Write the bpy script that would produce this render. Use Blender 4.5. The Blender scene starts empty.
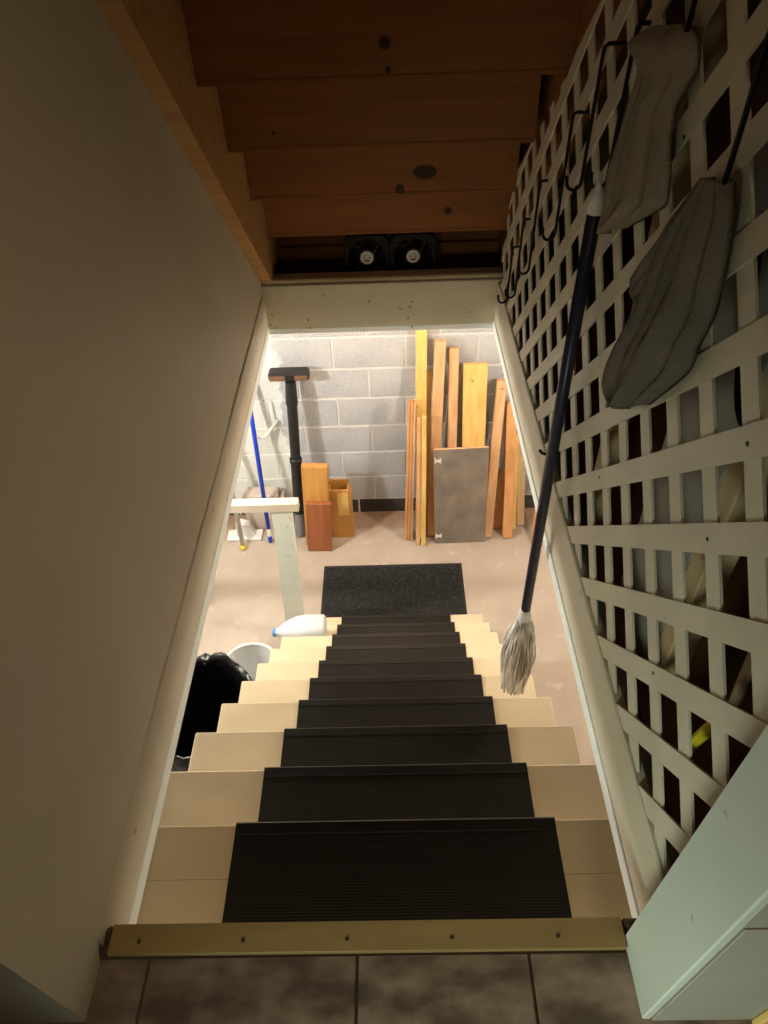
import bpy, bmesh, math, random
from mathutils import Vector, Matrix, noise
random.seed(7)
S = bpy.context.scene
COL = S.collection

# ------------------------------------------------------------------ camera
FPX, PITCH, YAW, ROLL, CAMH = 698.2549, .7588, -.0247, -.0419, 1.1394
cy_, sy_ = math.cos(YAW), math.sin(YAW)
cr_, sr_ = math.cos(ROLL), math.sin(ROLL)
E1 = Vector((cy_, -sy_, 0))
FW = Vector((math.cos(PITCH)*sy_, math.cos(PITCH)*cy_, -math.sin(PITCH)))
DN = Vector((-math.sin(PITCH)*sy_, -math.sin(PITCH)*cy_, -math.cos(PITCH)))
RT = E1*cr_ - DN*sr_
DR = E1*sr_ + DN*cr_
CAM = Vector((0, 0, CAMH))
cd = bpy.data.cameras.new('camera'); co = bpy.data.objects.new('camera', cd); COL.objects.link(co)
cd.sensor_fit = 'HORIZONTAL'; cd.sensor_width = 36; cd.lens = 36*FPX/768
cd.clip_start = .02; cd.clip_end = 50
m = Matrix.Identity(4)
for i in range(3):
    m[i][0] = RT[i]; m[i][1] = -DR[i]; m[i][2] = -FW[i]; m[i][3] = CAM[i]
co.matrix_world = m
S.camera = co

def on(x, y, ax, v):
    u, w = x-384, y-512
    d = FW*FPX + E1*(cr_*u+sr_*w) + DN*(-sr_*u+cr_*w)
    return CAM + d*((v-CAM[ax])/d[ax])

# ------------------------------------------------------------------ light
w = bpy.data.worlds.new('world'); S.world = w; w.use_nodes = True
w.node_tree.nodes['Background'].inputs[0].default_value = (.8, .9, 1, 1)
w.node_tree.nodes['Background'].inputs[1].default_value = .05
S.view_settings.view_transform = 'Standard'; S.view_settings.look = 'None'
S.view_settings.gamma = 1; S.view_settings.use_curve_mapping = False
S.view_settings.exposure = 0.0
def lamp(name, kind, loc, energy, col, size=.1, target=None, sy=None):
    l = bpy.data.lights.new(name, kind); l.energy = energy; l.color = col
    if kind == 'AREA':
        l.size = size
        if sy: l.shape = 'RECTANGLE'; l.size_y = sy
    else: l.shadow_soft_size = size
    o = bpy.data.objects.new(name, l); COL.objects.link(o); o.location = loc
    if target is not None:
        o.rotation_euler = (Vector(target)-Vector(loc)).to_track_quat('-Z', 'Y').to_euler()
    return o
lamp('basement_bulb_left', 'POINT', (-1.55, 2.15, -.23), 105, (1, .93, .82), .05)
lamp('basement_bulb_right', 'POINT', (1.25, 2.2, -.23), 66, (1, .84, .66), .05)
lamp('basement_bulb_far', 'POINT', (-.12, 2.92, -.22), 16, (1, .66, .40), .06)
lamp('hall_overhead_fill', 'POINT', (.30, -.06, 2.40), 19, (1, .76, .48), .10)  # unseen warm fill added overhead to brighten the left wall
hl_ = lamp('hall_side_fill', 'AREA', (-.38, -.62, .38), 2.1, (.84, 1, .80), .22, (.33, .27, .02))  # unseen greenish fill added behind the camera for jamb and lattice
hl_.data.spread = math.radians(84)

# ------------------------------------------------------------------ materials
def nmat(name, col, rough=.6, col2=None, scale=8., detail=6, stretch=(1, 1, 1), bump=0., bscale=60., spec=.4,
         lo=.35, hi=.65, rot=(0, 0, 0), metallic=0., knots=None, speck=None):
    mt = bpy.data.materials.new(name); mt.use_nodes = True
    nt = mt.node_tree; N = nt.nodes; L = nt.links; b = N['Principled BSDF']
    b.inputs['Roughness'].default_value = rough; b.inputs['Specular IOR Level'].default_value = spec
    b.inputs['Metallic'].default_value = metallic
    b.inputs['Base Color'].default_value = (*col, 1)
    tc = N.new('ShaderNodeTexCoord'); mp = N.new('ShaderNodeMapping')
    mp.inputs['Scale'].default_value = stretch; mp.inputs['Rotation'].default_value = rot
    L.new(tc.outputs['Object'], mp.inputs['Vector'])
    out = None
    if col2:
        n = N.new('ShaderNodeTexNoise'); n.inputs['Scale'].default_value = scale; n.inputs['Detail'].default_value = detail
        L.new(mp.outputs[0], n.inputs['Vector'])
        r = N.new('ShaderNodeValToRGB'); r.color_ramp.elements[0].position = lo; r.color_ramp.elements[1].position = hi
        r.color_ramp.elements[0].color = (*col, 1); r.color_ramp.elements[1].color = (*col2, 1)
        L.new(n.outputs['Fac'], r.inputs[0]); out = r.outputs[0]
    if speck:
        sc, th, scol = speck
        n = N.new('ShaderNodeTexNoise'); n.inputs['Scale'].default_value = sc; n.inputs['Detail'].default_value = 2
        L.new(tc.outputs['Object'], n.inputs['Vector'])
        mr = N.new('ShaderNodeMapRange'); mr.inputs[1].default_value = th; mr.inputs[2].default_value = th+.06
        L.new(n.outputs['Fac'], mr.inputs[0])
        mx = N.new('ShaderNodeMix'); mx.data_type = 'RGBA'; L.new(mr.outputs[0], mx.inputs[0])
        if out: L.new(out, mx.inputs[6])
        else: mx.inputs[6].default_value = (*col, 1)
        mx.inputs[7].default_value = (*scol, 1); out = mx.outputs[2]
    for k in (knots or []):
        p, rad, kcol = k[:3]
        sub = N.new('ShaderNodeVectorMath'); sub.operation = 'SUBTRACT'; sub.inputs[1].default_value = p
        L.new(tc.outputs['Object'], sub.inputs[0])
        sc = N.new('ShaderNodeVectorMath'); sc.operation = 'MULTIPLY'; sc.inputs[1].default_value = (k[3] if len(k) > 3 else (1, 1, 1))
        L.new(sub.outputs[0], sc.inputs[0])
        ln = N.new('ShaderNodeVectorMath'); ln.operation = 'LENGTH'; L.new(sc.outputs[0], ln.inputs[0])
        mr = N.new('ShaderNodeMapRange'); mr.inputs[1].default_value = rad; mr.inputs[2].default_value = rad*.8
        mr.inputs[3].default_value = 0; mr.inputs[4].default_value = .95
        L.new(ln.outputs['Value'], mr.inputs[0])
        mx = N.new('ShaderNodeMix'); mx.data_type = 'RGBA'; L.new(mr.outputs[0], mx.inputs[0])
        if out: L.new(out, mx.inputs[6])
        else: mx.inputs[6].default_value = (*col, 1)
        mx.inputs[7].default_value = (*kcol, 1); out = mx.outputs[2]
    if out: L.new(out, b.inputs['Base Color'])
    if bump:
        n = N.new('ShaderNodeTexNoise'); n.inputs['Scale'].default_value = bscale; n.inputs['Detail'].default_value = 4
        L.new(mp.outputs[0], n.inputs['Vector'])
        bp = N.new('ShaderNodeBump'); bp.inputs['Strength'].default_value = bump; bp.inputs['Distance'].default_value = .01
        L.new(n.outputs['Fac'], bp.inputs['Height']); L.new(bp.outputs[0], b.inputs['Normal'])
    return mt

def wood(name, c1, c2, axis='z', knots=None, rough=.6, speck=None):
    st = {'x': (1.5, 22, 22), 'y': (22, 1.5, 22), 'z': (22, 22, 1.5)}[axis]
    return nmat(name, c1, rough, c2, 1.6, 7, st, .12, 8, .3, .3, .7, knots=knots, speck=speck)

M = {}
M['wall'] = nmat('wall_paint', (.60, .55, .435), .55, (.54, .49, .385), 2.5, 5, bump=.04, bscale=90, spec=.35)
M['trim'] = nmat('trim_paint', (.62, .57, .46), .45, (.55, .49, .38), 5, 6, bump=.05, bscale=40, spec=.4, speck=(24, .70, (.30, .25, .17)))
M['bead'] = nmat('white_edge_paint', (.86, .90, .88), .4, (.80, .86, .84), 12)
M['jamb'] = nmat('jamb_green_light_paint', (.62, .66, .60), .45, (.56, .60, .54), 4, 5, bump=.04, bscale=60, speck=(30, .73, (.35, .36, .30)))  # white jamb; the green of the hall light is put into its colour
M['jambface_shade'] = nmat('jamb_face_shade_paint', (.36, .34, .30), .6, (.32, .305, .27), 4, 5)  # darker tone paints the shade on faces turned toward the camera
M['lattice'] = nmat('lattice_paint', (.63, .575, .46), .5, (.54, .49, .39), 7, 5, bump=.12, bscale=50, speck=(30, .74, (.33, .29, .22)))
M['header'] = nmat('header_paint', (.58, .55, .43), .5, (.50, .46, .35), 5, 6, bump=.06, bscale=50, speck=(35, .72, (.28, .23, .15)))
M['ledge'] = nmat('ledge_wood', (.52, .43, .28), .7, (.36, .29, .18), 3, 6, (1, 14, 14), .3, 20)
M['dark'] = nmat('gap_shade', (.018, .012, .008), .9)  # near-black stands in for the shade inside the wall gap
M['tread'] = nmat('tread_paint', (.66, .56, .39), .38, (.60, .50, .34), 4, 6, (1, 3, 3), .04, 60, .45, speck=(40, .76, (.2, .15, .1)))
M['strip'] = nmat('strip_paint', (.30, .20, .08), .5, (.25, .165, .065), 6, 5, (1, 6, 6))
M['screw'] = nmat('screw_metal', (.05, .04, .03), .5, metallic=.6)
M['rubber'] = nmat('black_rubber', (.0045, .004, .0035), .46, (.008, .0065, .0055), 14, 5, spec=.32, speck=(70, .80, (.07, .06, .055)))
M['tile'] = nmat('slate_tile', (.075, .050, .037), .42, (.27, .195, .145), 11, 14, (1, 1.7, 1), .10, 14, .4, .40, .68)
M['grout'] = nmat('grout', (.10, .083, .068), .9)
M['stain'] = wood('stained_wood', (.10, .05, .028), (.05, .025, .015), 'x')
M['riser'] = None
M['stringer'] = wood('stringer_wood', (.52, .31, .13), (.40, .22, .085), 'x')
M['ustair'] = wood('stair_wood', (.26, .095, .022), (.20, .07, .016), 'x')
M['block'] = nmat('concrete_block', (.53, .56, .61), .9, (.40, .425, .475), 3.5, 8, bump=.6, bscale=160, spec=.2, speck=(220, .60, (.70, .70, .70)))
M['mortar'] = nmat('mortar', (.70, .70, .69), .95, (.60, .60, .60), 12)
M['tar'] = nmat('dark_base_coating', (.035, .032, .032), .8, (.06, .055, .05), 8)
M['concrete'] = nmat('concrete_floor', (.50, .43, .37), .75, (.40, .335, .28), 2.6, 9, bump=.15, bscale=70, spec=.3, lo=.38, hi=.68, speck=(9, .64, (.515, .455, .40)))
M['rug'] = nmat('rug_pile', (.035, .035, .038), .95, (.02, .02, .022), 60, 4, bump=.8, bscale=300, spec=.1, speck=(160, .66, (.20, .20, .21)))
M['rugedge'] = nmat('rug_rubber_edge', (.016, .016, .017), .6)
M['pine'] = wood('pine_yellow', (.82, .58, .22), (.68, .43, .13), speck=(17, .705, (.30, .15, .05)))
M['fir'] = wood('fir_pinkish', (.74, .48, .28), (.58, .33, .16), speck=(19, .715, (.24, .11, .05)))
M['cedar'] = wood('cedar_orange', (.68, .37, .17), (.54, .26, .10))
M['oakbox'] = wood('varnished_oak', (.62, .33, .10), (.50, .24, .06), rough=.35)
M['brush_reflection'] = nmat('brown_brush_reflection', (.16, .08, .05), .6)  # brown paints the reflection seen along the nozzle brushes
M['redbox'] = wood('red_stained', (.36, .13, .055), (.28, .09, .035), rough=.4)
M['palewood'] = wood('pale_wood', (.62, .46, .28), (.50, .36, .2))
M['greydoor'] = nmat('weathered_door', (.16, .14, .12), .7, (.25, .205, .165), 9, 10, (1, 1, .7), .1, 60, .3)
M['blackplastic'] = nmat('black_plastic', (.014, .014, .015), .38)
M['softblack'] = nmat('black_wire', (.006, .0055, .0055), .6, spec=.2)
M['greyplastic'] = nmat('grey_plastic', (.20, .20, .21), .5)
M['bag'] = nmat('garbage_bag', (.006, .006, .007), .3, bump=.9, bscale=22, spec=.4)
M['white'] = nmat('white_plastic', (.78, .79, .78), .4)
M['blue'] = nmat('blue_handle', (.012, .05, .55), .35)
M['bluecap'] = nmat('blue_cap', (.12, .30, .62), .4)
M['silver'] = nmat('silver_metal', (.62, .62, .63), .3, metallic=.8)
M['yellow'] = nmat('yellow_plastic', (.75, .60, .04), .4)
M['card'] = nmat('cardboard_pale', (.60, .52, .47), .8, (.52, .45, .40), 4)
M['navy'] = nmat('navy_handle', (.012, .014, .035), .35)
M['yarn'] = nmat('mop_yarn', (.95, .95, .93), .95, (.33, .30, .26), 70, 3, (1, 1, .06), lo=.42, hi=.66)
M['cap'] = nmat('mop_cap', (.62, .60, .54), .6)
M['towel1'] = nmat('towel_beige', (.31, .255, .195), .95, (.26, .215, .16), 12, 5, bump=.5, bscale=350, spec=.1)
M['towel2'] = nmat('towel_grey', (.19, .165, .135), .95, (.155, .135, .11), 12, 5, bump=.5, bscale=350, spec=.1)
M['closet'] = nmat('closet_plywood', (.34, .165, .07), .8, (.25, .115, .045), 2, 7, (4, 1, .6))
M['greyboard'] = nmat('grey_board', (.36, .33, .28), .7, (.31, .28, .24), 3)
M['fan'] = nmat('fan_black', (.004, .004, .0042), .5, spec=.15)
M['label'] = nmat('fan_label', (.70, .68, .66), .5)
M['red'] = nmat('print_red', (.45, .06, .04), .6)
M['ink'] = nmat('print_ink', (.05, .05, .05), .6)
M['plaster'] = nmat('hall_paint', (.55, .54, .50), .7)
M['paintwood'] = nmat('painted_lumber', (.80, .86, .82), .5, (.74, .80, .74), 5, speck=(20, .7, (.7, .6, .45)))
M['paintrail'] = nmat('painted_rail', (.72, .66, .56), .5, (.66, .60, .50), 6)

# jug: translucent plastic
mj = nmat('jug_plastic', (.80, .86, .92), .35); M['jug'] = mj
mj.node_tree.nodes['Principled BSDF'].inputs['Transmission Weight'].default_value = .25
mj.node_tree.nodes['Principled BSDF'].inputs['Subsurface Weight'].default_value = .2

# painted patch of block wall (left of the stair the blocks are painted white)
def paint_blocks(mt):
    nt = mt.node_tree; N = nt.nodes; L = nt.links; b = N['Principled BSDF']
    src = b.inputs['Base Color'].links[0].from_socket
    g = N.new('ShaderNodeNewGeometry'); sp = N.new('ShaderNodeSeparateXYZ'); L.new(g.outputs['Position'], sp.inputs[0])
    n = N.new('ShaderNodeTexNoise'); n.inputs['Scale'].default_value = 5; n.inputs['Detail'].default_value = 6
    L.new(g.outputs['Position'], n.inputs['Vector'])
    ad = N.new('ShaderNodeMath'); ad.operation = 'MULTIPLY_ADD'; ad.inputs[1].default_value = .25
    L.new(n.outputs['Fac'], ad.inputs[0]); L.new(sp.outputs[0], ad.inputs[2])
    mr = N.new('ShaderNodeMapRange'); mr.inputs[1].default_value = -.535; mr.inputs[2].default_value = -.52
    mr.inputs[3].default_value = 1; mr.inputs[4].default_value = 0
    L.new(ad.outputs[0], mr.inputs[0])
    mx = N.new('ShaderNodeMix'); mx.data_type = 'RGBA'; L.new(mr.outputs[0], mx.inputs[0]); L.new(src, mx.inputs[6])
    mx.inputs[7].default_value = (.80, .84, .82, 1); L.new(mx.outputs[2], b.inputs['Base Color'])
paint_blocks(M['block']); paint_blocks(M['mortar'])
def floor_band(mt):
    # brownish noisy band on the slab at the foot of the block wall
    nt = mt.node_tree; N = nt.nodes; L = nt.links; b = N['Principled BSDF']
    src = b.inputs['Base Color'].links[0].from_socket
    g = N.new('ShaderNodeNewGeometry'); sp = N.new('ShaderNodeSeparateXYZ'); L.new(g.outputs['Position'], sp.inputs[0])
    n = N.new('ShaderNodeTexNoise'); n.inputs['Scale'].default_value = 9; n.inputs['Detail'].default_value = 7
    L.new(g.outputs['Position'], n.inputs['Vector'])
    ad = N.new('ShaderNodeMath'); ad.operation = 'MULTIPLY_ADD'; ad.inputs[1].default_value = .35
    L.new(n.outputs['Fac'], ad.inputs[0]); L.new(sp.outputs[1], ad.inputs[2])
    mr = N.new('ShaderNodeMapRange'); mr.inputs[1].default_value = 3.38; mr.inputs[2].default_value = 3.52
    mr.inputs[4].default_value = .75
    L.new(ad.outputs[0], mr.inputs[0])
    mx = N.new('ShaderNodeMix'); mx.data_type = 'RGBA'; L.new(mr.outputs[0], mx.inputs[0]); L.new(src, mx.inputs[6])
    mx.inputs[7].default_value = (.27, .15, .09, 1); L.new(mx.outputs[2], b.inputs['Base Color'])
floor_band(M['concrete'])

# ------------------------------------------------------------------ mesh helpers
class MB:
    def __init__(s): s.v = []; s.f = []
    def add(s, v, f):
        o = len(s.v); s.v += [tuple(p) for p in v]; s.f += [tuple(i+o for i in q) for q in f]; return s
    def box(s, a, b, bev=0., mtx=None):
        x0, y0, z0 = a; x1, y1, z1 = b
        bm = bmesh.new(); bmesh.ops.create_cube(bm, size=1)
        for v in bm.verts:
            v.co = Vector(((x0+x1)/2+v.co.x*(x1-x0), (y0+y1)/2+v.co.y*(y1-y0), (z0+z1)/2+v.co.z*(z1-z0)))
        if bev: bmesh.ops.bevel(bm, geom=bm.edges[:], offset=bev, segments=1, affect='EDGES', profile=.5)
        return s.bm(bm, mtx)
    def bm(s, bm, mtx=None):
        bm.verts.index_update()
        vs = [(mtx @ v.co if mtx else v.co.copy()) for v in bm.verts]
        fs = [[v.index for v in f.verts] for f in bm.faces]
        bm.free(); return s.add(vs, fs)
    def prism(s, poly, d0, d1, fn):
        """extrude a 2D polygon; fn(u, v, d) -> point"""
        n = len(poly)
        v = [fn(u, w_, d0) for u, w_ in poly]+[fn(u, w_, d1) for u, w_ in poly]
        f = [list(range(n)), list(range(2*n-1, n-1, -1))]+[[i, i+n, (i+1) % n+n, (i+1) % n] for i in range(n)]
        return s.add(v, f)
    def tube(s, pts, r, seg=8, cap=True):
        pts = [Vector(p) for p in pts]; n = len(pts)
        rs = r if isinstance(r, (list, tuple)) else [r]*n
        t0 = (pts[1]-pts[0]).normalized()
        ref = Vector((1, 0, 0)) if abs(t0.x) < .8 else Vector((0, 1, 0))
        nx = (ref - t0*ref.dot(t0)).normalized()
        v = []
        for i, p in enumerate(pts):
            t = (pts[min(i+1, n-1)]-pts[max(i-1, 0)]).normalized()
            nx = (nx-t*nx.dot(t)).normalized(); ny = t.cross(nx)
            for k in range(seg):
                a = 2*math.pi*k/seg; v.append(p+(nx*math.cos(a)+ny*math.sin(a))*rs[i])
        f = []
        for i in range(n-1):
            for k in range(seg):
                k2 = (k+1) % seg; f.append((i*seg+k, i*seg+k2, (i+1)*seg+k2, (i+1)*seg+k))
        if cap: f += [tuple(range(seg-1, -1, -1)), tuple((n-1)*seg+k for k in range(seg))]
        return s.add(v, f)
    def lathe(s, prof, c, seg=24, wob=None, mtx=None):
        v = []; n = len(prof)
        for i, (r, z) in enumerate(prof):
            for k in range(seg):
                a = 2*math.pi*k/seg; rr = r; zz = z
                if wob: rr, zz = wob(i, a, r, z)
                p = Vector((rr*math.cos(a), rr*math.sin(a), zz))
                v.append((mtx @ p if mtx else p)+Vector(c))
        f = []
        for i in range(n-1):
            for k in range(seg):
                k2 = (k+1) % seg; f.append((i*seg+k, i*seg+k2, (i+1)*seg+k2, (i+1)*seg+k))
        return s.add(v, f)
    def build(s, name, mat, parent=None, org=None, smooth=False, **props):
        if org is None: org = parent['_o'] if parent is not None else (0, 0, 0)
        me = bpy.data.meshes.new(name)
        me.from_pydata([(p[0]-org[0], p[1]-org[1], p[2]-org[2]) for p in s.v], [], s.f)
        bm = bmesh.new(); bm.from_mesh(me); bmesh.ops.recalc_face_normals(bm, faces=bm.faces); bm.to_mesh(me); bm.free()
        me.materials.append(M[mat] if isinstance(mat, str) else mat)
        if smooth:
            for p in me.polygons: p.use_smooth = True
        o = bpy.data.objects.new(name, me); COL.objects.link(o)
        if parent is not None: o.parent = parent; o['_o'] = list(org)
        else: o.location = org; o['_o'] = list(org)
        for k, v in props.items(): o[k] = v
        return o
def thing(name, label, cat, org, group=None):
    o = bpy.data.objects.new(name, None); COL.objects.link(o); o.location = org; o['_o'] = list(org)
    o['label'] = label; o['category'] = cat; o.empty_display_size = .05
    if group: o['group'] = group
    return o
def struct(name, mb, mat, label, org=(0, 0, 0), **k):
    return mb.build(name, mat, None, org, kind='structure', label=label, category=k.pop('cat', name.split('_')[0]), **k)

# ------------------------------------------------------------------ layout numbers (metres)
XL, XR = -.4386, .362
RISE, RUN, YN = .1932, .2057, .5526
FZ = -2.1195
YW = 3.4426
YH = 2.2436
JR = .31

# ------------------------------------------------------------------ structure
struct('floor', MB().box((-2.7, -.3, FZ-.1), (2.4, YW+.2, FZ)), 'concrete', 'bare concrete basement floor slab')
fl = struct('floor_upper', MB().box((-1.5, -1.9, -.09), (1.5, .322, -.006)), 'grout', 'dark tiled landing floor at the stair top')
tm = None
xs = [-1.268, -.968, -.668, -.368, -.071, .172, .472, .772, 1.072]
ys = [.288, -.012, -.312, -.612, -.912, -1.212, -1.512]
for i in range(len(xs)-1):
    for j in range(len(ys)-1):
        a, b = xs[i]+.002, xs[i+1]-.002; c, d = ys[j+1]+.002, ys[j]-.002
        MB().box((a, c, -.006), (b, d, .0), .0015).build('tile', 'tile', fl)
for nm_, a_, b_, lb_ in (('ceiling', (-2.7, -.3, -.12), (-.475, YW+.2, -.02), 'basement ceiling left of the stairwell'),
                         ('ceiling_right', (.385, -.3, -.12), (2.4, YW+.2, -.02), 'basement ceiling right of the stairwell'),
                         ('ceiling_far', (-.475, 2.30, -.12), (.385, YW+.2, -.02), 'basement ceiling beyond the stairwell'),
                         ('ceiling_near', (-.475, -.3, -.12), (.385, .28, -.091), 'basement ceiling under the landing')):
    struct(nm_, MB().box(a_, b_), 'plaster', lb_, cat='ceiling')

# block wall
wb = struct('wall_back', MB().box((-2.7, YW+.006, FZ-.1), (2.4, YW+.2, -.12)), 'mortar', 'grey concrete block basement wall')
bm_cache = {}
def block(x0, x1, z0, z1, mat):
    key = (round(x1-x0, 3), round(z1-z0, 3), mat)
    cx, cz = (x0+x1)/2, (z0+z1)/2
    if key not in bm_cache:
        o = MB().box((-(x1-x0)/2, -.02, -(z1-z0)/2), ((x1-x0)/2, .012, (z1-z0)/2), .004).build('block', mat, wb)
        bm_cache[key] = o.data
    else:
        o = bpy.data.objects.new('block', bm_cache[key]); COL.objects.link(o); o.parent = wb
    o.location = (cx, YW+.02+random.uniform(0, .002), cz)
zj = [FZ-.06, -2.003, -1.802, -1.60, -1.398, -1.197, -.997, -.797, -.597, -.397, -.197]
for r in range(len(zj)-1):
    off = -.335 if r % 2 == 0 else -.141
    if r == 0: off = -.25
    k0 = math.floor((-2.7-off)/.4064)
    x = off+k0*.4064
    while x < 2.4:
        a, b = max(x, -2.7), min(x+.4064, 2.4)
        if b-a > .03: block(a+.005, b-.005, zj[r]+.005, zj[r+1]-.005, 'tar' if r == 0 else 'block')
        x += .4064
struct('wall_basement_left', MB().box((-2.8, -.3, FZ-.1), (-2.7, YW+.2, -.12)), 'plaster', 'pale basement side wall on the left', cat='wall')
struct('wall_basement_right', MB().box((2.4, -.3, FZ-.1), (2.5, YW+.2, -.12)), 'plaster', 'pale basement side wall on the right', cat='wall')
struct('wall_basement_front', MB().box((-2.7, -.4, FZ-.1), (2.4, -.3, -.09)), 'plaster', 'basement wall beneath the landing', cat='wall')

# left drywall with ragged lower edge
mb = MB(); n = 60; top = 2.45; x0, x1 = XL, XL-.012
vs = []
for i in range(n+1):
    y = .2135+(2.247-.2135)*i/n
    if y < .30: zb = 0.
    else: zb = .0525+.008*noise.noise((y*3.1, .3, 0))+.005*noise.noise((y*17, 1.3, 0))
    vs += [(x0, y, zb), (x0, y, top), (x1, y, zb), (x1, y, top)]
fs = []
for i in range(n):
    a = 4*i; b = a+4
    fs += [(a, b, b+1, a+1), (a+2, a+3, b+3, b+2), (a, a+2, b+2, b), (a+1, b+1, b+3, a+3)]
fs += [(0, 1, 3, 2), (4*n, 4*n+2, 4*n+3, 4*n+1)]
mb.add(vs, fs)
struct('wall_left', mb, 'wall', 'plain beige painted wall left of the stairwell')
struct('wall_left_core', MB().box((XL-.11, .2135, 0), (XL-.0125, 3.6, 2.45)), 'dark', 'backing behind the left wall panel, blackened as gap shade', cat='wall')
# left trim
t = MB(); t.box((XL-.03, .302, -.0715), (XL+.001, YH+.004, .046), .003)
struct('trim_1', t, 'trim', 'cream painted board along the left edge of the stairwell')
struct('trim_2', MB().box((XL-.035, .33, -.106), (XL+.003, YH, -.072), .002), 'bead', 'white edging strip under the left stairwell board')
# right trim
t = MB(); t.box((XR, .302, -.0745), (XR+.022, YH+.004, .07), .003)
struct('trim_3', t, 'trim', 'cream painted board under the lattice on the right')
struct('trim_4', MB().box((XR-.004, .33, -.106), (XR+.022, YH, -.075), .002), 'bead', 'white edging strip under the right stairwell board')
# header
hd = struct('trim_5', MB().box((XL-.02, YH, -.083), (XR+.02, YH+.04, .078), .003), 'header', 'cream painted header board across the far end of the stairwell')
struct('trim_6', MB().box((XL-.02, YH+.0015, -.104), (XR+.02, YH+.04, -.0835), .002), 'bead', 'white edging strip under the header board')
struct('trim_7', MB().box((XL, YH+.008, .0785), (XR+.02, YH+.06, .095), .004), 'ledge', 'rough bare wood edge on top of the header board')
for q_ in ((272, 315), (275, 328), (271, 325), (308, 320), (310, 328), (412, 302), (408, 318), (412, 327), (238+232, 312)):
    n_ = on(q_[0], q_[1], 1, YH-.0005)
    MB().lathe([(0, .0006), (.0024, .0006), (.003, 0), (.003, -.002)], tuple(n_), 8, mtx=Matrix.Rotation(math.pi/2, 4, 'X')).build('nail', 'screw', hd)
# doorway wall at the landing
wf = MB(); wf.box((-1.5, .2125, -.006), (XL-.0005, .2132, 2.45)); wf.box((-1.5, .2132, -.02), (XL-.112, .30, 2.45))
struct('wall_front_left', wf, 'jambface_shade', 'grey green wall face beside the landing on the left', cat='wall')
wf = MB(); wf.box((JR+.012, .2095, -.006), (1.5, .302, 2.45)); wf.box((XL, .2095, 2.05), (JR+.012, .302, 2.45))
struct('wall_front_right', wf, 'jambface_shade', 'grey wall face beside the landing on the right', cat='wall')
struct('trim_8', MB().box((JR, .2085, -.004), (JR+.0118, .306, 2.05), .002), 'jamb', 'white door jamb with green light in its colour at the bottom right')
struct('baseboard_right', MB().box((JR+.0125, .2065, -.003), (1.5, .2092, .38), .001), 'jambface_shade', 'plain grey skirting panel at the bottom right corner')
# hall shell behind the camera
struct('wall_hall_left', MB().box((-1.6, -1.9, -.09), (-1.5, .3, 2.45)), 'plaster', 'hall wall on the left behind the camera', cat='wall')
struct('wall_hall_right', MB().box((1.5, -1.9, -.09), (1.6, .3, 2.45)), 'plaster', 'hall wall on the right behind the camera', cat='wall')
struct('wall_hall_back', MB().box((-1.6, -2.0, -.09), (1.6, -1.9, 2.45)), 'plaster', 'hall wall behind the camera', cat='wall')
struct('ceiling_hall', MB().box((-1.6, -2.0, 2.45), (1.6, 3.6, 2.55)), 'plaster', 'hall ceiling above the landing', cat='ceiling')
# closet behind the lattice
struct('floor_closet', MB().box((.43, .303, -.019), (1.2, 3.6, 0)), 'closet', 'brown plywood floor behind the lattice', cat='floor')
struct('wall_closet_back', MB().box((1.1, .303, 0), (1.2, 3.6, 2.45)), 'closet', 'brown plywood wall behind the lattice', cat='wall')
struct('wall_far', MB().box((-.6, 3.0, -.018), (1.1, 3.1, 2.45)), 'closet', 'dark brown panel closing the space under the upper stairs', cat='wall')
struct('floor_far', MB().box((-.45, 2.302, -.019), (.428, 3.0, .0)), 'closet', 'dark floor under the lowest upper steps', cat='floor')

# ------------------------------------------------------------------ basement staircase
st = thing('staircase', 'cream painted wooden basement staircase leading down from the landing', 'staircase', (-.049, 1.4, FZ))
ORD = ['topmost', 'second', 'third', 'fourth', 'fifth', 'sixth', 'seventh', 'eighth', 'ninth', 'tenth']
for i in range(1, 11):
    z = -RISE*i; yn = YN+RUN*(i-1)
    a, b = (-.472, .390) if i == 1 else (-.559, .461)
    if i == 1:   # the topmost tread is two planks
        MB().box((a, yn-.095, z-.036), (b, yn, z), .001).build('tread', 'tread', st)
        MB().box((a, .33, z-.036), (b, yn-.0956, z), .001).build('tread', 'tread', st)
    else:
        MB().box((a, yn-.232, z-.036), (b, yn, z), .003).build('tread', 'tread', st)
    MB().box((-.50, yn-.026, z-RISE+.0), (.40, yn-.010, z-.0365)).build('riser', 'tread', st)
MB().box((XL-.03, .305, -RISE), (.384, .323, -.012)).build('riser', 'tread', st)
for xx in (-.47, .355):
    poly = [(.325, -.25), (.325, -.235-RISE), (2.36-.0, FZ+.03-.0), (2.36, FZ), (2.06, FZ), (.325, -.25-RISE*1.9)]
    poly = [(.33, -RISE-.037)]
    for i in range(1, 11):
        z = -RISE*i-.037; yn = YN+RUN*(i-1)-.027
        poly += [(yn, z), (yn, z-RISE)] if i < 10 else [(yn, z), (yn, FZ)]
    poly += [(2.05, FZ), (.33, -RISE-.40)]
    MB().prism(poly, xx, xx+.036, lambda u, v, d: (d, u, v)).build('stringer', 'tread', st)
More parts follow.
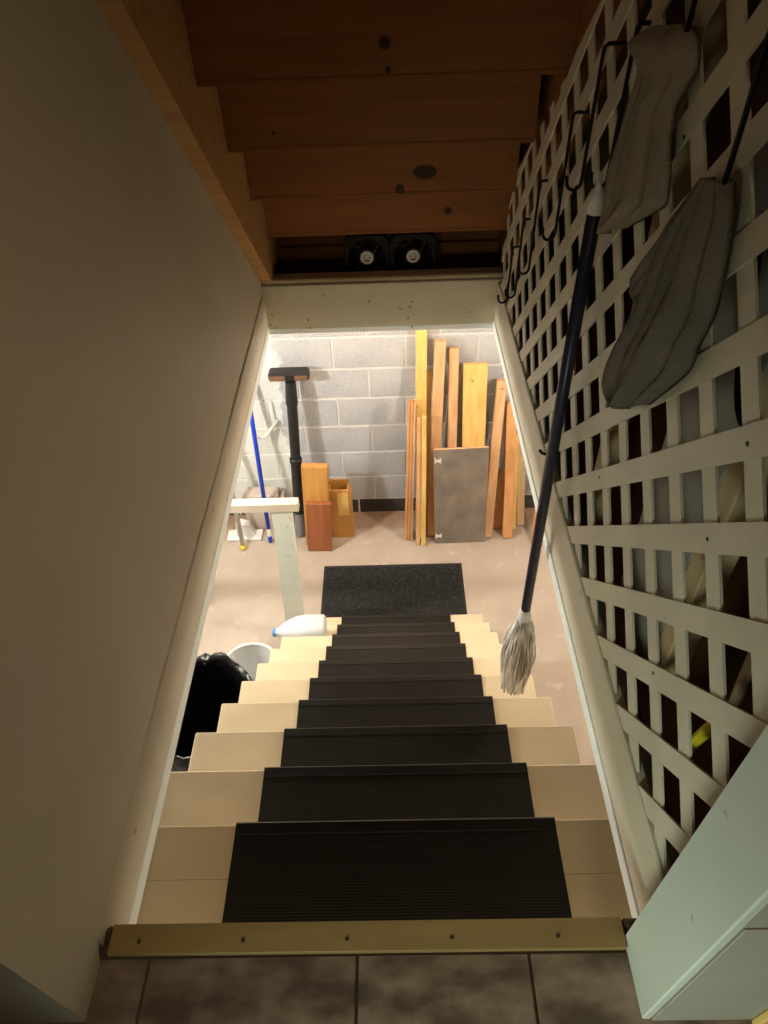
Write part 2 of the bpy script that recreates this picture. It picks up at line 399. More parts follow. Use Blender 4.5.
# nosing strip on the landing edge
ns = thing('nosing_strip', 'tan painted nosing strip with screws along the landing edge', 'nosing strip', (-.06, .307, 0))
MB().box((-.4275, .2885, .0005), (.3085, .327, .013), .0006).build('strip', 'strip', ns)
for x_ in (-.385, -.235, -.086, .064, .214):
    MB().lathe([(0, .0145), (.0022, .0145), (.003, .0135), (.003, .012)], (x_, .304, 0), 10).build('screw', 'screw', ns)
for a, b in ((XL+.001, -.428), (.309, JR+.048)):
    yy0 = .2885 if a < 0 else .307
    MB().box((a, yy0+.006, .0003), (b, .327, .011), .004).build('end_block', 'stain', ns, label='dark brown wooden end piece')
# rubber mats
for i in range(1, 11):
    z = -RISE*i+.0006; yn = YN+RUN*(i-1)
    x0, x1 = -.0178-.2997, -.0178+.2997
    yb = .335 if i == 1 else yn-.200
    prof = [(yb, z), (yb, z+.003)]
    nr = 38; ya, ye = yb+.004, yn-.022
    for k in range(nr):
        p = (ye-ya)/nr; c = ya+p*k
        prof += [(c, z+.003), (c+p*.2, z+.0037), (c+p*.6, z+.0037), (c+p*.8, z+.003)]
    prof += [(yn-.02, z+.003), (yn-.018, z+.0055), (yn+.001, z+.0055), (yn+.0045, z+.002), (yn+.0045, z-.030), (yn+.001, z-.030), (yn+.001, z)]
    nm = MB().prism(prof, x0, x1, lambda u, v, d: (d, u, v))
    lab = 'black ribbed rubber mat on the %s stair tread%s' % (ORD[i-1], '' if i == 1 else ' from the top')
    if i == 10: lab = 'dark ribbed rubber mat on the lowest stair tread by the rug'
    nm.build('stair_mat', 'rubber', None, (-.0178, yn-.1, z), label=lab, category='stair mat', group='rubber mats on the stair treads')

# ------------------------------------------------------------------ upper staircase seen from beneath
us = thing('upper_staircase', 'dim brown wooden staircase overhead seen from underneath', 'staircase', (0, 2.4, 0))
uo = us['_o']
kn = [((0., 1.694, .853), .013), ((.005, 1.694, .805), .007), ((.104, 2.091, .475), .026, (.7, 1, 1.2)), ((.033, 2.091, .431), .015), ((.189, 2.29, .292), .014), ((-.28, 1.894, .64), .006)]
M['riser'] = wood('riser_wood', (.26, .095, .022), (.20, .07, .016), 'x',
                  knots=[(tuple(p[j]-uo[j] for j in range(3)), r[0] if isinstance(r, list) else r, (.018, .007, .003)) + tuple(e) for p, r, *e in kn])
for k in range(-6, 5):
    y = 1.694+.199*(k-1); zb = .786-.187*(k-1)
    xr_ = .366 if k in (2, 3) else .3895
    MB().box((-.3995, y, zb+.0105), (xr_, y+.018, zb+.187-.001)).build('riser', M['riser'], us)
    MB().box((-.3995, y-.0008, zb), (xr_, y+.217, zb+.010), .0008).build('tread', M['riser'], us)
MB().box((-.3995, 2.49, .0), (.3895, 2.508, .20)).build('riser', M['riser'], us)
MB().box((-.3995, 2.466, .0705), (.3895, 2.4895, .115)).build('cleat', M['riser'], us)
def sl(y): return .987-.955*(y-1.307)
poly = [(2.262, .0955), (2.52, .0955), (2.52, sl(2.52)+.40), (-.1, sl(-.1)+.40), (-.1, sl(-.1)), (2.235, sl(2.235))]
poly = [p if p[1] < 2.44 else (p[0], 2.44) for p in poly]
MB().prism(poly, XL+.001, -.40, lambda u, v, d: (d, u, v)).build('stringer', 'stringer', us)
poly2 = [(2.52, .0955), (2.52, sl(2.52)+.40), (.31, 2.2), (.31, 2.0), (2.262, .12)]
MB().prism(poly2, .390, .428, lambda u, v, d: (d, u, v)).build('stringer', 'ustair', us)

# ------------------------------------------------------------------ lattice
lt = thing('lattice_panel', 'off white wooden lattice panel above the right side of the stairs', 'lattice', (.375, 1.2, .03))
region = [(.3065, .03), (2.238, .03), (2.238, .26), (2.08, .495), (1.456, .937), (.3065, 1.78)]
def clip(poly, reg):
    out = poly
    for i in range(len(reg)):
        a, b = reg[i], reg[(i+1) % len(reg)]
        def side(p): return (b[0]-a[0])*(p[1]-a[1])-(b[1]-a[1])*(p[0]-a[0])
        res = []
        for j in range(len(out)):
            p, q = out[j], out[(j+1) % len(out)]
            sp, sq = side(p), side(q)
            if sp >= 0: res.append(p)
            if (sp >= 0) != (sq >= 0):
                t_ = sp/(sp-sq); res.append((p[0]+(q[0]-p[0])*t_, p[1]+(q[1]-p[1])*t_))
        out = res
        if len(out) < 3: return []
    return out
R2 = math.sqrt(.5)
def ab(a, b): return ((a+b)*R2, (b-a)*R2)
def slat(c, along, x0, x1):
    h = .0176+random.uniform(-.0006, .0006)
    if along == 'a': q = [ab(-3, c-h), ab(3, c-h), ab(3, c+h), ab(-3, c+h)]
    else: q = [ab(c-h, -3), ab(c+h, -3), ab(c+h, 3), ab(c-h, 3)]
    p = clip(q, region)
    if len(p) >= 3:
        area = abs(sum(p[i][0]*p[(i+1) % len(p)][1]-p[(i+1) % len(p)][0]*p[i][1] for i in range(len(p))))/2
        if area > .0006:
            MB().prism(p, x0, x1, lambda u, v, d: (d, u, v)).build('slat', 'lattice', lt)
for k in range(-7, 12): slat(.787+.1012*k, 'a', .3665, .3697)
for k in range(-12, 18): slat(.0255+.1022*k, 'b', .3698, .3735)
for q_ in ((747, 444), (707, 539), (599, 477.5), (565.5, 532), (577, 574), (653, 673), (595, 639), (615, 709), (684, 137)):
    n_ = on(q_[0], q_[1], 0, .366)
    MB().lathe([(0, .0006), (.0022, .0006), (.0028, 0), (.0028, -.002)], tuple(n_), 8, mtx=Matrix.Rotation(-math.pi/2, 4, 'Y')).build('nail', 'screw', lt)
# studs and things in the space behind
def beam(name, a, b, mat, label, cat, bev=.003):
    c = ((a[0]+b[0])/2, (a[1]+b[1])/2, a[2])
    return MB().box(a, b, bev).build(name, mat, None, c, label=label, category=cat)
beam('stud', (.455, .690, .0005), (.50, .735, 1.55), 'palewood', 'pale wooden stud behind the lattice beside the grey board', 'stud')
beam('stud', (.432, 1.13, .0005), (.47, 1.165, 1.1), 'palewood', 'pale wooden stud behind the lattice near the mop', 'stud')
beam('grey_board', (.46, .745, .0005), (.475, .95, 1.35), 'greyboard', 'upright grey board standing behind the lattice', 'board')
mb = MB(); mb.tube([(.475, .575, .012), (.45, .53, .15), (.43, .49, .27)], .009, 8)
mb.build('yellow_stick', 'yellow', None, (.475, .575, 0.003), label='yellow stick behind the lattice by the jamb', category='stick')
mb = MB(); mb.tube([(.56, .62, .015), (.52, .60, .30), (.47, .56, .62)], .010, 8)
mb.build('wooden_stick', 'palewood', None, (.56, .62, .005), label='pale wooden stick leaning behind the lattice by the yellow stick', category='stick')
pts = [(.44, .83-.12*t_, .60+.22*(1-t_)**2) for t_ in [i/10 for i in range(11)]]
MB().tube(pts, .006, 6).build('cord', 'softblack', None, (.44, .8, .6), label='dark curved cord hanging behind the lattice below the grey towel', category='cord')

# ------------------------------------------------------------------ hooks
hooks = [('A', 1.955, .31, .137), ('B', 1.837, .432, .212), ('C', 1.685, .577, .352), ('D', 1.46, .772, .530), ('E', 1.315, .905, .680), ('F', 1.16, .955, .735), ('G', .957, 1.12, .925), ('H', .752, 1.17, .850)]
hl = ['thin black wire hook on the lattice nearest the header board', 'second black wire hook from the header board', 'third black wire hook from the header board',
      'empty black wire hook, fourth from the header board', 'long empty black wire hook just left of the mop', 'long black wire hook carrying the mop',
      'black wire hook carrying the beige towel', 'black wire hook carrying the grey towel']
for (nm, y, zt, zb), lab in zip(hooks, hl):
    x = .351
    p = [(.392, y, zt-.016), (.3905, y, zt-.004), (.386, y, zt), (x+.004, y, zt), (x-.001, y, zt-.004), (x-.002, y, zt-.02), (x-.004, y+.004, zb+.015)]
    for k in range(1, 9) if nm not in 'GH' else ():
        a = math.pi*k/8
        p.append((x-.017+.013*math.cos(a), y+.004, zb+.015-.014*math.sin(a)))
    if nm not in 'GH': p.append((x-.031, y+.004, zb+.026))
    MB().tube(p, .0032, 7).build('wire_hook', 'softblack', None, (x, y, zt), True, label=lab, category='hook', group='black wire hooks on the lattice')
p = [(.385, 1.225, .150), (.364, 1.225, .150), (.347, 1.232, .136), (.335, 1.24, .134), (.327, 1.242, .142)]
MB().tube(p, .0036, 7).build('wire_hook', 'softblack', None, (.385, 1.225, .150), True, label='short black hook low on the lattice behind the mop handle', category='hook')

# ------------------------------------------------------------------ mop
HX = .335
mo = thing('mop', 'string mop with a navy handle hanging head down on the lattice', 'mop', (HX, 1.155, .75))
MB().tube([(HX-.002, 1.162, .728), (HX-.003, 1.165, .742), (HX-.003, 1.170, .752), (HX-.003, 1.160, .760), (HX-.003, 1.152, .748), (HX-.002, 1.156, .728)], .0042, 6).build('hanging_loop', 'cap', mo)
MB().tube([(HX, 1.16, .742), (HX, 1.16, .725), (HX, 1.16, .699)], [.008, .0125, .0135], 12).build('handle_cap', 'cap', mo, smooth=True, label='pale worn handle end')
MB().tube([(HX, 1.16, .702), (HX-.002, 1.158, .25), (HX-.003, 1.15, -.322)], .0125, 14).build('handle', 'navy', mo, smooth=True)
MB().lathe([(.0, .0), (.0135, 0), (.016, -.012), (.020, -.040), (.017, -.045), (0, -.045)], (HX-.003, 1.15, -.314), 16).build('collar', 'white', mo, smooth=True)
yb = MB(); rnd = random.Random(3)
for k in range(190):
    a = rnd.uniform(0, 2*math.pi); r0 = .016*math.sqrt(rnd.random()); ln = rnd.uniform(.24, .335)
    r1 = .048*math.sqrt(rnd.random())*1.0; pts = []
    for j in range(9):
        t_ = j/8; rr = r0+(r1-r0)*min(1, t_*2.3)**.7
        if t_ > .6: rr *= 1-.25*(t_-.6)/.4
        pts.append((HX-.003+rr*math.cos(a)+.004*noise.noise((k*3.3, t_*5, 0))-.004*t_, 1.147+rr*math.sin(a)*1.0+.004*noise.noise((k*7.1, t_*5, 9))-.006*t_, -.350-ln*t_))
    yb.tube(pts, .0024, 5)
yb.build('yarn_head', 'yarn', mo, smooth=True)

# ------------------------------------------------------------------ towels
def towel(name, rows, mat, label, pleats, amp, xc, seed, lump=None):
    """rows: (left px, right px) outlines mapped onto the lattice plane, folds pushed out of it"""
    NS = 44; pr = []
    for (l, r) in rows:
        pr.append((on(l[0], l[1], 0, xc), on(r[0], r[1], 0, xc)))
    T = []
    SUB = 5
    for i in range(len(pr)-1):
        for k in range(SUB):
            t_ = k/SUB; T.append((pr[i][0].lerp(pr[i+1][0], t_), pr[i][1].lerp(pr[i+1][1], t_)))
    T.append(pr[-1]); n = len(T)
    # smooth the outlines a little
    for _ in range(3):
        T = [T[0]]+[tuple((T[i-1][s]+T[i][s]*2+T[i+1][s])/4 for s in (0, 1)) for i in range(1, n-1)]+[T[-1]]
    v = []; NR = NS+1
    for layer in (0, 1):
        for i in range(n):
            t_ = i/(n-1)
            for j in range(NR):
                s_ = j/NS
                p = T[i][0].lerp(T[i][1], s_)
                edge = math.sin(math.pi*s_)**.5
                a = amp*(.45+.75*t_)
                f = 0; sw = s_+.035*math.sin(math.pi*s_)*noise.noise((t_*2.4, 3.1, seed))
                for (c, wd, h) in pleats:
                    if abs(sw-c) < wd: f = max(f, h*math.cos(math.pi/2*(sw-c)/wd)**.7)
                d = a*f*edge+.010*edge+.004*noise.noise((s_*5, t_*6, seed))
                if lump: d += lump(s_, t_)
                if layer: d = min(d-.007, -.002+.2*d) if False else d-.008
                v.append((p.x-d, p.y, p.z))
    f = []; off = n*NR
    for i in range(n-1):
        for j in range(NS):
            q = (i*NR+j, i*NR+j+1, (i+1)*NR+j+1, (i+1)*NR+j)
            f.append(q); f.append(tuple(off+k for k in reversed(q)))
    rim = [j for j in range(NR)]+[i*NR+NS for i in range(1, n)]+[(n-1)*NR+j for j in range(NS-1, -1, -1)]+[i*NR for i in range(n-2, 0, -1)]
    for k in range(len(rim)):
        a, b = rim[k], rim[(k+1) % len(rim)]; f.append((b, a, off+a, off+b))
    o0 = T[0][0].lerp(T[0][1], .5)
    return MB().add(v, f).build(name, mat, None, tuple(o0), True, label=label, category='towel')
rows1 = [((656, 26), (684, 24)), ((646, 34), (693, 34)), ((642, 46), (694, 52)), ((644, 64), (691, 72)), ((641, 84), (681, 92)), ((634, 105), (671, 106)), ((626, 126), (668, 130)), ((619, 150), (667, 158)), ((613, 175), (665, 184)), ((609, 200), (663, 206)), ((607, 220), (648, 214)), ((608, 234), (622, 229))]
towel('hand_towel', rows1, 'towel1', 'beige terry towel bunched on a hook high on the lattice', [(.13, .13, .8), (.40, .14, .6), (.67, .13, .9), (.90, .10, .6)], .022, .350, 2.3,
      lambda s_, t_: .024*math.exp(-((t_-.16)/.10)**2)*math.sin(math.pi*s_)**.6)
rows2 = [((709, 177), (728, 182)), ((700, 190), (730, 197)), ((684, 213), (727, 226)), ((667, 237), (722, 255)), ((655, 262), (716, 282)), ((648, 285), (711, 305)), ((640, 305), (706, 322)), ((630, 325), (699, 338)), ((619, 345), (691, 350)), ((610, 366), (688, 362)), ((606, 386), (682, 374)), ((612, 399), (664, 390)), ((626, 409), (645, 405))]
towel('hand_towel', rows2, 'towel2', 'dark grey terry towel hanging in long folds on the lattice', [(.17, .17, .75), (.47, .13, .55), (.73, .13, 1.1), (.93, .07, .7)], .030, .350, 5.7)
# side flap of the grey towel
tw = [o for o in COL.objects if o.get('label', '').startswith('dark grey terry')][0]
rf = [((706, 181), (712, 182)), ((690, 200), (702, 202)), ((668, 228), (690, 228)), ((648, 255), (675, 258)), ((632, 280), (660, 284)), ((634, 290), (652, 296)), ((643, 301), (648, 303))]
fo = towel('flap', rf, 'towel2', 'x', [(.4, .4, .5)], .01, .356, 8.1)
del fo['label']; del fo['category']
loc = fo.location - tw.location; fo.parent = tw; fo.location = loc

# ------------------------------------------------------------------ fans on the header
def fan(cx, label):
    R = .0765; y0 = 2.315; cz = .0575+R
    f = thing('cooling_fan', label, 'fan', (cx, y0+.02, .0575), 'twin fans on the header ledge')
    tilt = Matrix.Identity(4)
    n = 48; v = []; fs = []
    def sq(a, r, round_=True):
        c, s = math.cos(a), math.sin(a); k = (abs(c)**5+abs(s)**5)**(-1/5)
        return (r*k*c, r*k*s)
    for yy in (y0, y0+.038):
        for k in range(n):
            a = 2*math.pi*k/n; u, w_ = sq(a, R); v.append((cx+u, yy, cz+w_))
        for k in range(n):
            a = 2*math.pi*k/n; v.append((cx+.070*math.cos(a), yy, cz+.070*math.sin(a)))
    for k in range(n):
        k2 = (k+1) % n
        fs += [(k, k2, n+k2, n+k), (2*n+k, 3*n+k, 3*n+k2, 2*n+k2), (k, 2*n+k, 2*n+k2, k2), (n+k, n+k2, 3*n+k2, 3*n+k)]
    MB().add(v, fs).build('frame', 'fan', f)
    rx = Matrix.Rotation(math.pi/2, 4, 'X')
    MB().lathe([(0, .0), (.0, 0), (.030, 0), (.032, -.003), (.032, -.03), (0, -.03)], (cx, y0+.004, cz), 28, mtx=rx).build('hub', 'fan', f)
    MB().tube([(cx+.069*math.cos(2*math.pi*k/40), y0-.001, cz+.069*math.sin(2*math.pi*k/40)) for k in range(41)], .0016, 6, False).build('guard_ring', 'greyplastic' if False else 'blackplastic', f)
    lb = MB().lathe([(0, .0012), (.0225, .0012), (.0225, 0), (0, 0)], (cx, y0+.0035, cz), 28, mtx=rx).build('label_sticker', 'label', f)
    MB().box((cx-.009, y0+.0018, cz-.013), (cx+.009, y0+.0023, cz-.006)).build('print', 'red', lb)
    MB().box((cx-.012, y0+.0018, cz-.001), (cx-.005, y0+.0023, cz+.003)).build('print', 'ink', lb)
    MB().box((cx+.005, y0+.0018, cz-.001), (cx+.012, y0+.0023, cz+.003)).build('print', 'ink', lb)
    MB().box((cx-.011, y0+.0018, cz+.009), (cx+.011, y0+.0023, cz+.0102)).build('print', 'ink', lb)
    for k in range(4):
        a = math.radians(45+90*k-15); b = a+.35
        MB().tube([(cx+.026*math.cos(a), y0+.004, cz+.026*math.sin(a)), (cx+.071*math.cos(b), y0+.004, cz+.071*math.sin(b))], .0025, 6).build('strut', 'blackplastic', f)
    for k in range(7):
        a = 2*math.pi*k/7; pts = []
        for r_, da, w_ in ((.027, 0, .25), (.048, .12, .30), (.067, .25, .34)):
            for sgn, yy in ((-1, y0+.012), (1, y0+.030)):
                pts.append((cx+r_*math.cos(a+da+sgn*w_), yy, cz+r_*math.sin(a+da+sgn*w_)))
        vv = pts+[(p[0], p[1]+.002, p[2]) for p in pts]
        ff = [(0, 1, 3, 2), (2, 3, 5, 4), (6, 8, 9, 7), (8, 10, 11, 9), (0, 2, 8, 6), (2, 4, 10, 8), (1, 7, 9, 3), (3, 9, 11, 5), (0, 6, 7, 1), (4, 5, 11, 10)]
        MB().add(vv, ff).build('blade', 'fan', f)
fan(-.079, 'black cooling fan with a white hub sticker, left of the twin pair')
fan(.078, 'black cooling fan with a white hub sticker, right of the twin pair')
rnd = random.Random(11)
struct('floor_ledge', MB().box((-.398, 2.304, .0005), (.3895, 2.465, .057)), 'stain', 'dark board ledge behind the header', cat='ledge')
pts = []
for k in range(60):
    t_ = k/59; pts.append((-.37+.20*t_+.012*math.sin(t_*31), 2.325+.02*math.sin(t_*23), .067+.020*abs(math.sin(t_*14))+.006*t_))
MB().tube(pts, .0032, 6).build('fan_cable', 'softblack', None, (-.27, 2.33, .1), True, label='tangled dark cable beside the fans on the header ledge', category='cable')

# ------------------------------------------------------------------ basement things
# rug
rg = thing('door_mat', 'black speckled entrance mat on the concrete at the stair foot', 'mat', (-.03, 2.68, FZ))
MB().box((-.462, 2.42, FZ+.0003), (.398, 2.952, FZ+.005), .002).build('border', 'rugedge', rg)
MB().box((-.442, 2.44, FZ+.0052), (.378, 2.932, FZ+.0095), .002).build('pile', 'rug', rg)

def board(name, foot, top, wid, th, mat, label, cat='lumber', group=None, lift=.0005, roll=0., parent=None, off=0.):
    """foot / top: centre of the front face's lower / upper end; thickness goes backwards"""
    f, t_ = Vector(foot), Vector(top)
    ax = (t_-f).normalized(); wd = Vector((1, 0, 0)); wd = (wd-ax*wd.dot(ax)).normalized()
    if roll: wd = Matrix.Rotation(roll, 3, ax) @ wd
    nn = ax.cross(wd).normalized()
    if nn.y < 0: nn = -nn
    L_ = (t_-f).length
    mt = Matrix.Identity(4)
    for i in range(3):
        mt[i][0] = wd[i]; mt[i][1] = nn[i]; mt[i][2] = ax[i]; mt[i][3] = f[i]
    b = MB().box((-wid/2, 0, 0), (wid/2, th, L_), .0025, mt)
    dz = FZ+lift-min(p[2] for p in b.v)
    dy = min(0, YW-.003-max(p[1] for p in b.v))
    b.v = [(p[0], p[1]+dy, p[2]+dz) for p in b.v]
    return b.build(name, mat, None, (f.x, f.y, FZ), label=label, category=cat, group=group or 'lumber leaning on the block wall')
Z = FZ
board('lumber_board', (.055, 3.157, Z), on(409.3, 404, 1, 3.255), .0145, .045, 'cedar', 'leftmost thin orange lath of the lumber leaning on the block wall')
board('lumber_board', (.0745, 3.157, Z), on(412.1, 403, 1, 3.255), .0145, .045, 'cedar', 'middle of the three thin orange laths leaning on the block wall')
board('lumber_board', (.094, 3.157, Z), on(414.8, 404, 1, 3.255), .0130, .045, 'fir', 'rightmost of the three thin orange laths leaning on the block wall')
board('lumber_board', (.150, 3.175, Z), (.159, 3.40, -.752), .062, .028, 'pine', 'tallest yellow pine board of the leaning lumber')
board('lumber_board', (.1325, 3.112, Z), on(418.8, 419, 1, 3.245), .0235, .032, 'fir', 'narrow pinkish strip in front of the tallest pine board')
board('lumber_board', (.167, 3.104, Z), on(424.2, 418, 1, 3.24), .028, .032, 'pine', 'narrow yellow strip in front of the tallest pine board')
board('lumber_board', (.196, 3.262, Z), (.205, 3.418, -1.01), .030, .02, 'pine', 'slim pine strip just right of the tallest board')
board('lumber_board', (.226, 3.190, Z), (.261, 3.37, -.805), .062, .038, 'fir', 'pinkish two by four with a dark end knot right of the tallest board')
board('lumber_board', (.348, 3.215, Z), (.339, 3.39, -.862), .054, .030, 'fir', 'slim pinkish stud rising behind the top left of the grey door')
board('lumber_board', (.486, 3.215, Z), (.460, 3.37, -.955), .134, .036, 'pine', 'wide yellow pine plank rising behind the grey door')
board('lumber_board', (.584, 3.165, Z), (.616, 3.36, -1.065), .054, .045, 'fir', 'pinkish two by four slanting right of the grey door')
board('lumber_board', (.712, 3.150, Z), (.683, 3.35, -1.205), .060, .055, 'cedar', 'orange post leaning right of the slanting two by four')
board('lumber_board', (.762, 3.232, Z), (.722, 3.405, -1.21), .030, .03, 'pine', 'yellow strip against the right side of the orange post')
board('lumber_board', (.812, 3.27, Z), (.770, 3.40, -1.43), .050, .03, 'palewood', 'short pale board, second from the right end of the lumber')
board('lumber_board', (.645, 3.25, Z), (.632, 3.40, -1.75), .105, .02, 'cedar', 'short orange panel behind the slanting two by four')
board('lumber_board', (.872, 3.10, Z), (.93, 3.41, -1.45), .030, .03, 'cedar', 'reddish stick at the right end of the lumber')
# grey cabinet door
gd = thing('cabinet_door', 'weathered grey cabinet door leaning on the lumber', 'door', (.409, 3.15, FZ))
f, t_ = Vector((.405, 3.128, FZ)), Vector((.386, 3.195, -1.402))
ax = (t_-f).normalized(); wd = (Vector((1, 0, 0))-ax*ax.x).normalized(); nn = ax.cross(wd); nn = nn if nn.y > 0 else -nn
mt = Matrix.Identity(4)
for i in range(3): mt[i][0] = wd[i]; mt[i][1] = nn[i]; mt[i][2] = ax[i]; mt[i][3] = f[i]
Ld = (t_-f).length
MB().box((-.161, 0, .001), (.161, .004, Ld), .001, mt).build('face', 'greydoor', gd)
MB().box((-.161, .0042, .001), (.161, .019, Ld), .001, mt).build('core', 'fir', gd, label='bare wooden edge of the door')
for zz in (.07, Ld-.075):
    h = MB().box((-.157, -.004, zz-.022), (-.150, -.0005, zz+.022), .001, mt)
    h.box((-.150, -.007, zz-.009), (-.128, -.0005, zz+.009), .002, mt); h.box((-.128, -.004, zz-.017), (-.118, -.0005, zz+.017), .001, mt)
    h.build('hinge', 'label', gd)

# wooden boxes
def openbox(name, x0, x1, y0, y1, z1, mat, label, th=.012, inner=None):
    o = thing(name, label, 'box', ((x0+x1)/2, (y0+y1)/2, FZ))
    z0 = FZ+.0005
    MB().box((x0, y0, z0), (x1, y0+th, z1), .002).build('front_panel', mat, o)
    MB().box((x0, y1-th, z0), (x1, y1, z1+.03), .002).build('back_panel', mat, o)
    MB().box((x0, y0+th+.0003, z0), (x0+th, y1-th-.0003, z1), .002).build('side_panel', mat, o)
    MB().box((x1-th, y0+th+.0003, z0), (x1, y1-th-.0003, z1), .002).build('side_panel', mat, o)
    MB().box((x0+th+.0003, y0+th+.0003, z0), (x1-th-.0003, y1-th-.0003, z0+th), .001).build('bottom', mat, o)
    return o
board('plywood_offcut', (-.495, 3.080, Z), (-.470, 3.095, -1.725), .155, .030, 'redbox', 'reddish brown board standing in front of the orange board by the black pipe', 'board', 'x')
board('plywood_offcut', (-.510, 3.125, Z), (-.476, 3.150, -1.48), .155, .045, 'oakbox', 'orange varnished board standing behind the reddish brown board', 'board', 'x')
for o in COL.objects:
    if o.get('group') == 'x': del o['group']
bo = openbox('wooden_box', -.418, -.292, 3.205, 3.285, -1.71, 'oakbox', 'narrow open topped oak box standing right of the reddish board')
MB().box((-.365, 3.2035, -1.92), (-.300, 3.2048, -1.73), .0004).build('inlay_panel', 'pine', bo)
MB().box((-.2918, 3.21, FZ+.0005), (-.279, 3.28, -1.73), .002).build('side_rail', 'oakbox', bo)

# vacuum wand turned upside down
vw = thing('vacuum_wand', 'black vacuum wand with its floor nozzle up, leaning on the block wall', 'vacuum wand', (-.635, 3.217, FZ))
A, B = Vector((-.632, 3.235, FZ+.012)), Vector((-.577, 3.352, -1.0))
def P(t_): return A.lerp(B, t_)
MB().tube([P(0), P(.02), P(.16)], [.032, .034, .032], 18).build('grey_cuff', 'greyplastic', vw, label='grey lower cuff')
MB().tube([P(.165), P(.50)], .034, 18).build('lower_tube', 'blackplastic', vw)
MB().tube([P(.502), P(.505), P(.53), P(.535)], [.034, .038, .038, .034], 18).build('joint_ring', 'blackplastic', vw)
MB().tube([P(.54), P(.86)], .031, 18).build('upper_tube', 'blackplastic', vw)
MB().tube([P(.862), P(.88), P(.99)], [.036, .036, .030], 18).build('neck', 'blackplastic', vw)
nz = MB().box((-.695, 3.325, -1.0), (-.468, 3.405, -.945), .012).build('nozzle', 'blackplastic', vw)
MB().box((-.688, 3.321, -.990), (-.602, 3.3245, -.958), .001).build('brush_reflection', 'brush_reflection', nz); MB().box((-.548, 3.321, -.990), (-.475, 3.3245, -.958), .001).build('brush_reflection', 'brush_reflection', nz)

# blue and silver handles
bh = thing('broom_handle', 'bright blue broom handle leaning on the white painted wall', 'broom handle', (-.825, 3.165, FZ))
A, B = Vector((-.825, 3.17, FZ+.012)), Vector((-.832, 3.41, -1.06)); B = A+(B-A)*1.28; B.y = 3.425
MB().tube([P(0), P(.035)], .0135, 12).build('end_cap', 'blue', bh, smooth=True)
MB().tube([P(.0355), P(.075)], .0145, 12).build('sleeve', 'white', bh)
MB().tube([P(.0755), P(1)], .0135, 12).build('shaft', 'blue', bh, smooth=True)
sh = thing('pole', 'silver pole with a yellow foot left of the blue handle', 'pole', (-.995, 3.115, FZ))
A, B = Vector((-.995, 3.118, FZ+.02)), Vector((-1.045, 3.42, -.95))
MB().lathe([(0, -.02), (.012, -.02), (.019, -.012), (.019, .012), (.012, .018), (0, .018)], tuple(A), 14).build('foot', 'yellow', sh, smooth=True)
MB().tube([P(.012), P(1)], .015, 12).build('shaft', 'silver', sh, smooth=True)
wc = MB(); wc.tube([(-.822, 3.347, -1.395), (-.80, 3.345, -1.40), (-.765, 3.38, -1.395), (-.70, 3.435, -1.335)], [.006, .010, .011, .013], 10)
wc.tube([(-.715, 3.436, -1.33), (-.722, 3.437, -1.20), (-.735, 3.437, -1.19)], .003, 6)
wc.build('wall_clip', 'white', None, (-.76, 3.40, -1.395), True, label='white clip on the wall holding the blue handle', category='clip')
# pale carton and white plastic tray on the floor
ct = thing('carton', 'flat pale cardboard carton against the white painted wall', 'carton', (-.86, 3.36, FZ))
MB().box((-.985, 3.30, FZ+.0005), (-.755, 3.40, -1.83), .003).build('body', 'card', ct)
MB().box((-.752, 3.33, FZ+.0005), (-.722, 3.40, -1.86), .003).build('flap', 'card', ct)
ty = thing('plastic_tray', 'white plastic tray with a raised back beside the silver pole', 'tray', (-1.0, 3.22, FZ))
MB().box((-1.115, 3.19, FZ+.0005), (-.885, 3.285, FZ+.018), .004).build('base', 'white', ty)
MB().prism([(-1.05, FZ+.019), (-.93, FZ+.019), (-.96, FZ+.11), (-1.04, FZ+.14)], 3.215, 3.27, lambda u, v, d: (u, d, v)).build('raised_back', 'white', ty)

# painted guard frame beside the stair foot
gf = thing('guard_rail', 'pale painted wooden guard rail beside the stair foot', 'guard rail', (-.8, 2.45, FZ))
def post(x0, x1, name, mat):
    v = []
    for yy in (2.43, 2.468):
        v += [(x0[0], yy, FZ+.0005), (x0[1], yy, FZ+.0005), (x1[1], yy, -1.148), (x1[0], yy, -1.148)]
    fcs = [(0, 1, 2, 3), (7, 6, 5, 4), (0, 4, 5, 1), (1, 5, 6, 2), (2, 6, 7, 3), (3, 7, 4, 0)]
    return MB().add(v, fcs).build(name, mat, gf)
post((-.645, -.540), (-.600, -.503), 'post', 'paintwood'); post((-1.42, -1.33), (-1.40, -1.31), 'post', 'paintwood')
MB().box((-1.45, 2.425, -1.147), (-.467, 2.475, -1.095), .003).build('rail', 'paintrail', gf)

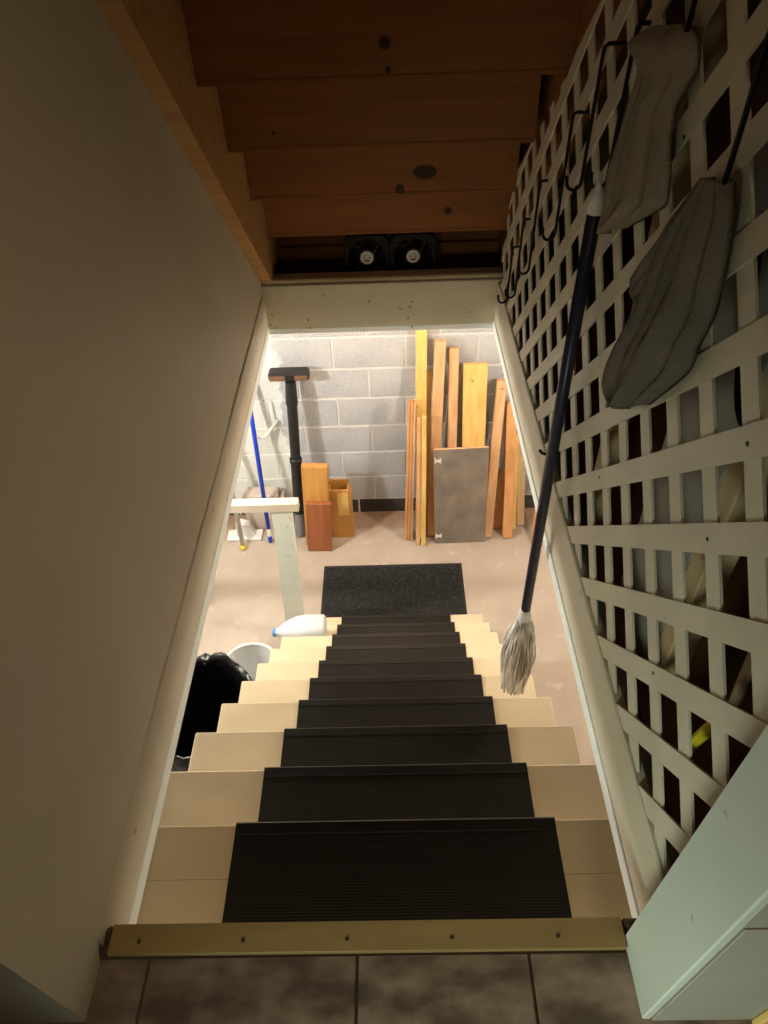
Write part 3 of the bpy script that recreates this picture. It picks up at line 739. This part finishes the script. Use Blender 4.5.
# garbage bag in a bin
bc = (-.825, 1.50)
def wob(i, a, r, z):
    k = noise.noise((math.cos(a)*2.2, math.sin(a)*2.2, i*.5)); k2 = noise.noise((math.cos(a)*6, math.sin(a)*6, i*.9))
    if r < .01: return r, z
    return r*(1+.05*k+.035*k2+.02*noise.noise((math.cos(a)*14, math.sin(a)*14, i*2.1))), z+(.03*k+.03*k2 if i in (2, 3, 4, 5, 6) else .004*k2)
bn = thing('garbage_bin', 'bin lined with a glossy black garbage bag left of the stairs', 'bin', (bc[0], bc[1], FZ))
MB().lathe([(0, FZ+.001), (.19, FZ+.001), (.215, -1.36), (.222, -1.345), (.215, -1.345), (.185, FZ+.02), (0, FZ+.02)], (*bc, 0), 32).build('can', 'greyplastic', bn)
MB().lathe([(.215, FZ+.03), (.245, -1.60), (.248, -1.45), (.246, -1.36), (.240, -1.315), (.228, -1.305), (.215, -1.33), (.205, -1.42), (.190, -1.60), (.16, -1.85), (.10, -1.93), (0, -1.95)], (*bc, 0), 64, wob).build('bag', 'bag', bn, smooth=True)
# bucket
bk = thing('bucket', 'white plastic bucket behind the garbage bag beside the stairs', 'bucket', (-.74, 1.965, FZ))
MB().lathe([(0, FZ+.001), (.115, FZ+.001), (.138, -1.765), (.146, -1.765), (.146, -1.748), (.134, -1.748), (.112, FZ+.01), (0, FZ+.01)], (-.74, 1.965, 0), 40).build('pail', 'white', bk, smooth=False)
MB().tube([(-.74+.15*math.cos(a), 1.965+.15*math.sin(a)*.9, -1.80-.12*math.sin(a)**2) for a in [math.pi+math.pi*k/16 for k in range(17)]], .003, 6).build('bail', 'silver', bk)

# jug lying on the ninth tread
jz = -RISE*9+.083
jg = thing('plastic_jug', 'translucent white plastic jug lying on the ninth tread', 'jug', (-.48, 2.10, -RISE*9))
def jring(x, w_, h_, cz=0., n=28):
    out = []
    for k in range(n):
        a = 2*math.pi*k/n; c, s = math.cos(a), math.sin(a)
        q = (abs(c)**3.2+abs(s)**3.2)**(-1/3.2)
        out.append((x, 2.10+w_*q*c, jz+cz+h_*q*s))
    return out
secs = [(-.362, .05, .058), (-.365, .064, .074), (-.375, .070, .081), (-.43, .0705, .082), (-.47, .0705, .081), (-.51, .066, .072), (-.55, .052, .054), (-.585, .032, .034), (-.600, .019, .019), (-.610, .019, .019)]
v = []; fcs = []; n = 28
for x, a, b in secs: v += jring(x, a, b)
for i in range(len(secs)-1):
    for k in range(n): fcs.append((i*n+k, i*n+(k+1) % n, (i+1)*n+(k+1) % n, (i+1)*n+k))
fcs += [tuple(range(n-1, -1, -1)), tuple((len(secs)-1)*n+k for k in range(n))]
MB().add(v, fcs).build('body', 'jug', jg, smooth=True)
MB().tube([(-.610, 2.10, jz), (-.627, 2.10, jz)], .0205, 20).build('cap', 'bluecap', jg)

# small wooden block at the bottom right
MB().box((.452, .196, .0003), (.62, .2062, .075), .002).build('wood_strip', 'pine', None, (.53, .2, 0), label='bare wooden strip on the floor at the bottom right corner', category='wood strip')

for o in bpy.data.objects:
    if '_o' in o: del o['_o']
